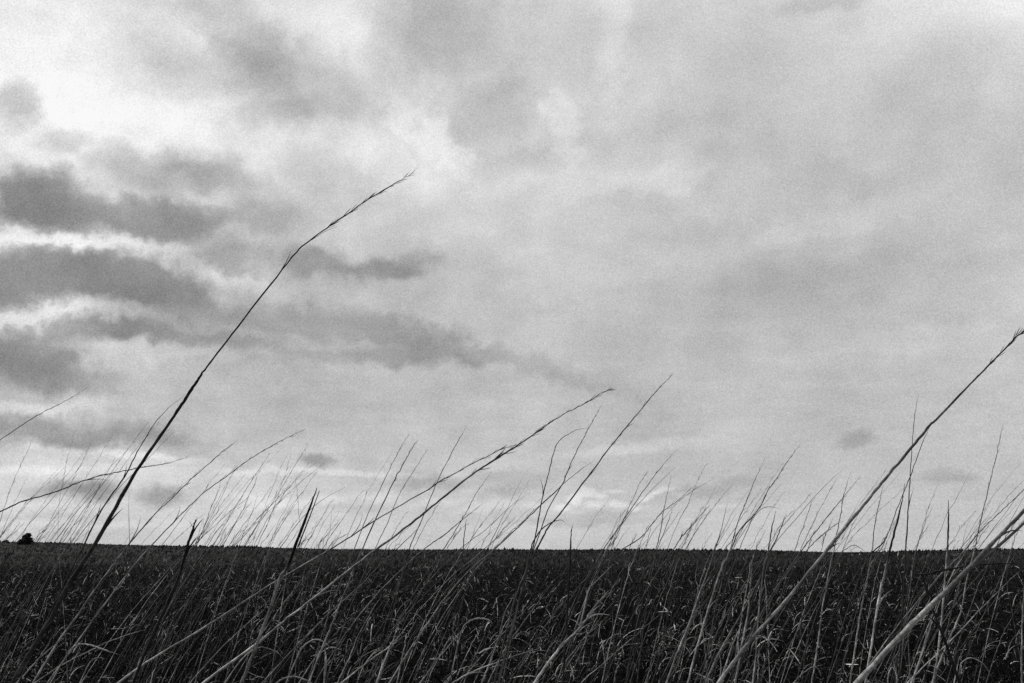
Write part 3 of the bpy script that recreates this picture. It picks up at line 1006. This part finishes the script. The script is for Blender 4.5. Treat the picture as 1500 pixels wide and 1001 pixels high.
stalk('wide pale stalk leaning right at bottom centre, with a side leaf near its middle',
      [(783, 1001), (802, 973), (823, 946), (849, 921), (868, 893), (882, 876), (893, 864)], [5.4, 5, 5.6, 4.4, 3.2, 2.2, 1.0], 1.2, (.68, .4),
      leaves=[([(849, 920), (857, 885), (863, 862), (870, 855), (885, 840), (899, 826)], [2.4, 2.0, 1.8, 1.8, 1.4, .6], .4),
              ([(851, 914), (868, 902), (880, 900), (893, 901)], [2.4, 2.4, 2, 1], .55)])
stalk('slim slanting stalk at bottom centre left of the cane-arched pale leaf',
      [(615, 1001), (642, 965), (670, 932), (690, 905)], [2.4, 2.3, 2.0, .8], 2.0, (.42, .25))
stalk('pale lowered stalk bowing right along the bottom edge near picture centre',
      [(648, 1012), (663, 1001), (691, 985), (726, 971), (773, 955), (800, 948)], [3.0, 3, 3, 2.6, 2.0, .8], 1.8, (.6, .35))
stalk('cane-arched pale leaf standing low at picture centre, its tip bent to the right',
      [(656, 1001), (661, 988), (670, 948), (678, 921), (688, 910), (701, 906), (715, 908), (722, 914)], [2.2, 2.2, 2.2, 2.4, 3.4, 3.2, 2.4, .8], 1.9, (.45, .5),
      cat='grass leaf', name='grass_leaf')
stalk('slanting stalk below the fanned clump, longest of those right of picture centre',
      [(718, 994), (739, 952), (767, 912), (790, 880), (811, 851)], [2.2, 2.2, 2.0, 1.6, .7], 2.0, (.45, .2))
stalk('pale steep stalk directly below the fanned clump',
      [(707, 997), (720, 965), (731, 933), (739, 900), (756, 866)], [2.8, 2.8, 2.8, 2.4, 1.0], 1.9, (.55, .35))
stalk('fine long stalk parallel to and below the long central stalk',
      [(384, 1001), (431, 950), (479, 902), (523, 862), (563, 822), (600, 787), (622, 763)], [2.4, 2.4, 2.2, 2.0, 1.7, 1.3, .5], 1.7, (.40, .06))
stalk('pale slanting stalk along the bottom edge left of picture centre',
      [(500, 1001), (532, 975), (570, 948), (585, 937), (600, 925)], [3.0, 3, 2.6, 2.2, 1.0], 1.8, (.62, .45))
stalk('bright steep stalk cutting across the pale slanting one left of picture centre',
      [(553, 997), (563, 969), (578, 933), (586, 910)], [3.8, 3.6, 3.0, 1.0], 1.6, (.66, .5))
stalk('fine pale stalk right of the bright upright leaf, left of picture centre',
      [(496, 997), (511, 965), (526, 929), (547, 891), (560, 872)], [2.2, 2.2, 2.0, 1.6, .7], 2.0, (.5, .3))
stalk('bright upright leaf with pointed top at the bottom left of centre',
      [(475, 1001), (477, 973), (477, 961), (476, 950)], [3.2, 4.2, 3.2, .8], 1.7, (.7, .6), cat='grass leaf', name='grass_leaf')
stalk('pale arched leaf over the bright upright leaf left of centre',
      [(430, 975), (441, 952), (452, 941), (464, 937), (475, 941), (483, 948)], [2.4, 2.6, 3.0, 3.2, 2.6, .8], 1.7, (.5, .6), cat='grass leaf', name='grass_leaf')
stalk('pale hoop-shaped leaf on the bottom edge between broken stalk and bright upright leaf',
      [(398, 1008), (405, 1001), (418, 993), (435, 992), (452, 998), (462, 1006)], [2.8, 2.8, 3.0, 3.0, 2.6, 1.2], 1.5, (.55, .6), cat='grass leaf', name='grass_leaf')
stalk('small hooked leaf curling against the pale foot of the broken stalk left of centre',
      [(372, 905), (384, 896), (389, 889), (388, 881), (384, 877), (378, 874)], [1.8, 1.8, 2.0, 2.2, 1.8, .6], 1.6, (.4, .5), cat='grass leaf', name='grass_leaf')
stalk('thin pale leaf bowing over below the hooked leaf left of centre',
      [(340, 985), (358, 962), (376, 950), (389, 949), (405, 955), (412, 962)], [2.2, 2.4, 2.6, 2.2, 1.6, .6], 1.6, (.5, .5), cat='grass leaf', name='grass_leaf')
stalk('pale slanting stalk low at left, crossing under the black broken-off stalk',
      [(40, 1008), (90, 975), (135, 952), (156, 941), (202, 926), (214, 922)], [2.2, 2.2, 2.4, 2.2, 1.6, .6], 1.8, (.5, .4))
stalk('pale leaf drooping right at lower left between the two pale-footed stalks',
      [(95, 965), (105, 950), (118, 944), (135, 946), (156, 953), (177, 960)], [2.0, 2.4, 2.8, 3.2, 2.8, .8], 1.5, (.45, .55), cat='grass leaf', name='grass_leaf')
stalk('small curved pale leaf left of the foot of the black broken-off stalk',
      [(124, 985), (129, 975), (137, 966), (145, 964), (154, 965)], [2, 2, 2.2, 2.0, .6], 1.6, (.5, .5), cat='grass leaf', name='grass_leaf')
stalk('faint pale stalk hugging the right side of the tallest stalk at the bottom left',
      [(25, 1001), (55, 967), (72, 942), (88, 915)], [2.4, 2.4, 2, .8], 1.6, (.5, .35))
stalk('pale arched leaf at lower right, between black snapped stalk and corner',
      [(1404, 990), (1408, 972), (1417, 965), (1427, 965), (1438, 971), (1447, 982), (1451, 992)], [1.6, 1.8, 2, 2.2, 2.2, 2, .8], 1.7, (.4, .5), cat='grass leaf', name='grass_leaf')
stalk('short bright curved leaf at the bottom left of the thickest pale stalk',
      [(1170, 992), (1179, 984), (1192, 977), (1199, 981), (1203, 990)], [1.6, 2, 2.6, 2.4, .8], 1.6, (.5, .6), cat='grass leaf', name='grass_leaf')
stalk('short bright upturned leaf under the thickest pale stalk near the bottom edge',
      [(1315, 1006), (1313, 988), (1310, 976), (1309, 969)], [2.2, 2.8, 2.2, .6], 1.5, (.55, .6), cat='grass leaf', name='grass_leaf')
stalk('bright hooked leaf right of the upturned one near the bottom edge',
      [(1300, 1004), (1302, 985), (1307, 978), (1312, 985), (1316, 996)], [1.8, 2.2, 2.2, 2.0, .6], 1.5, (.5, .6), cat='grass leaf', name='grass_leaf')


# --- the many thin stalks that nothing tells apart, thicket by thicket
def thin(noun, where, group, n, x0, x1, ytop0, ytop1, lean0, lean1, d0, d1, w0, w1, c, ybase=(830, 900), headp=.6, seed=0):
    r = random.Random(seed)
    made = []
    cl = [r.uniform(x0, x1) for _ in range(max(2, n // 5))]
    for k in range(n):
        xh = r.uniform(x0, x1) if r.random() < .5 else min(x1, max(x0, r.choice(cl) + r.gauss(0, 6)))
        yt = ytop1 + (ytop0 - ytop1) * r.random() ** 1.7
        yb = max(r.uniform(*ybase), yt + 55)
        lean = r.uniform(lean0, lean1) + r.gauss(0, .13) - (r.uniform(.2, .5) if r.random() < .04 else 0)
        bow = r.gauss(.12, .14)
        droop = r.uniform(.3, 1.0) if r.random() < .12 and yb - yt < 160 else 0
        yh = 805 if yt < 800 else yt + .5 * (yb - yt)
        pts = []
        for f in (0, .2, .4, .6, .8, 1):
            yy = yb + (yt - yb) * (f - droop * .18 * max(0, f - .55) ** 2 * 4)
            xx = xh + (yh - yy) * (lean + bow * (f - .4)) + droop * max(0, f - .6) ** 2 * .9 * (yb - yt)
            pts.append((xx, yy))
        d = r.uniform(d0, d1)
        w = w0 + (w1 - w0) * r.random() ** 1.8
        P = to_world(pts, d, r.uniform(-.3, .3))
        ws = [w, w, w * .9, w * .75, w * .55, w * .25]
        rp = root_path(P[0], P[0] - P[1], .12)
        path, ww = smooth_path(P, ws, 3)
        full = rp + path
        rad = [px2m(ws[0], d) * .5] * len(rp) + [px2m(a, d) * .5 * r.uniform(.75, 1.25) for a in ww]
        base = full[0].copy()
        base.z = 0
        wob = px2m(.6, d)
        for i in range(len(rp) + 1, len(full) - 1):
            full[i] = full[i] + Vector((r.gauss(0, wob), 0, r.gauss(0, wob)))
        m = len(full)
        cc = c[0] * (r.uniform(.15, .8) if r.random() < .76 else r.uniform(1.6, 2.9))
        ct = c[1] * r.uniform(.5, 1.5)
        sh = [cc + (ct - cc) * min(1, max(0, i - len(rp)) / max(1, m - len(rp) - 1) * 1.2) for i in range(m)]
        loc = [p - base for p in full]
        V, F, S = [], [], []
        tube(loc, rad, 4, V, F, S, sh)
        if r.random() < headp:
            spikelets(loc[len(rp):], rad[len(rp):], r.uniform(.45, .7), r.randint(5, 10), px2m(9, d), V, F, S, ct, .4)
        o = mesh_object('thin_grass_stalk', V, F, M_STEM, S)
        o.location = base
        tag(o, 'one of the many ' + noun + ' ' + where, 'grass stalk', group)
        made.append((o, xh, yt, lean))
    left = list(made)
    for word, key in (('leftmost', lambda q: q[1]), ('rightmost', lambda q: -q[1]), ('tallest', lambda q: q[2]),
                      ('most slanting', lambda q: -q[3]), ('most upright', lambda q: q[3]), ('lowest', lambda q: -q[2])):
        b = min(made, key=key)
        if b in left:
            left.remove(b)
            b[0]['label'] = word + ' of the ' + noun + ' ' + where


SKYC = (.22, .07)
thin('hair-thin stalks', 'rising round the bush at far left', 'thin stalks at far left',
     36, -20, 118, 610, 770, .55, .80, 2.4, 4.2, .55, 1.15, SKYC, seed=1)
thin('hair-thin stalks', 'between the tallest stalk and the black broken-off one', 'thin stalks right of the tallest stalk',
     12, 175, 285, 650, 780, .55, .95, 2.6, 4.2, .55, 1.0, SKYC, seed=2)
thin('wispy stalks', 'over the horizon between the two black broken stalks', 'thin stalks between the broken stalks',
     38, 285, 425, 640, 785, .45, .80, 2.4, 4.4, .55, 1.1, SKYC, seed=3)
thin('fine stalks', 'between the black-topped stalk and the dark-tipped pair', 'thin stalks left of centre',
     17, 430, 545, 660, 790, .40, .75, 2.4, 4.2, .55, 1.2, SKYC, seed=4)
thin('faint stalks', 'on the horizon between dark-tipped pair and fanned clump', 'thin stalks at centre',
     18, 555, 765, 680, 790, .45, 1.0, 2.6, 4.4, .55, 1.05, SKYC, seed=5)
thin('faint stalks', 'over the horizon under the low puffy cloud', 'thin stalks under the puffy cloud',
     26, 840, 1035, 670, 790, .30, .75, 2.6, 4.4, .55, 1.1, SKYC, seed=6)
thin('fine stalks', 'crowding round the dark jointed stalk over the horizon', 'thin stalks round the dark jointed stalk',
     20, 1040, 1175, 680, 790, .30, .80, 2.4, 4.2, .55, 1.15, SKYC, seed=8)
thin('faint stalks', 'over the horizon beneath the large right stalk', 'thin stalks beneath the large right stalk',
     14, 1180, 1300, 680, 795, .15, .75, 2.6, 4.2, .55, 1.05, SKYC, seed=9)
thin('fine stalks', 'over the horizon between the forked-top stalk and right edge', 'thin stalks at far right',
     26, 1305, 1500, 670, 795, .15, .80, 2.4, 4.2, .55, 1.15, SKYC, seed=10)
thin('thin stalks', 'below the horizon in the left third of the field', 'thin stalks in the field at left',
     30, 0, 470, 812, 935, .35, .95, 2.2, 4.5, .5, 1.45, (.20, .09), ybase=(930, 1010), headp=.2, seed=11)
thin('thin stalks', 'below the horizon in the middle third of the field', 'thin stalks in the field at centre',
     40, 470, 960, 812, 935, .35, .95, 2.2, 4.5, .5, 1.45, (.21, .10), ybase=(920, 1010), headp=.2, seed=12)
thin('thin stalks', 'below the horizon in the right third of the field', 'thin stalks in the field at right',
     42, 960, 1490, 812, 935, .15, .80, 2.2, 4.5, .5, 1.45, (.24, .11), ybase=(920, 1010), headp=.2, seed=13)
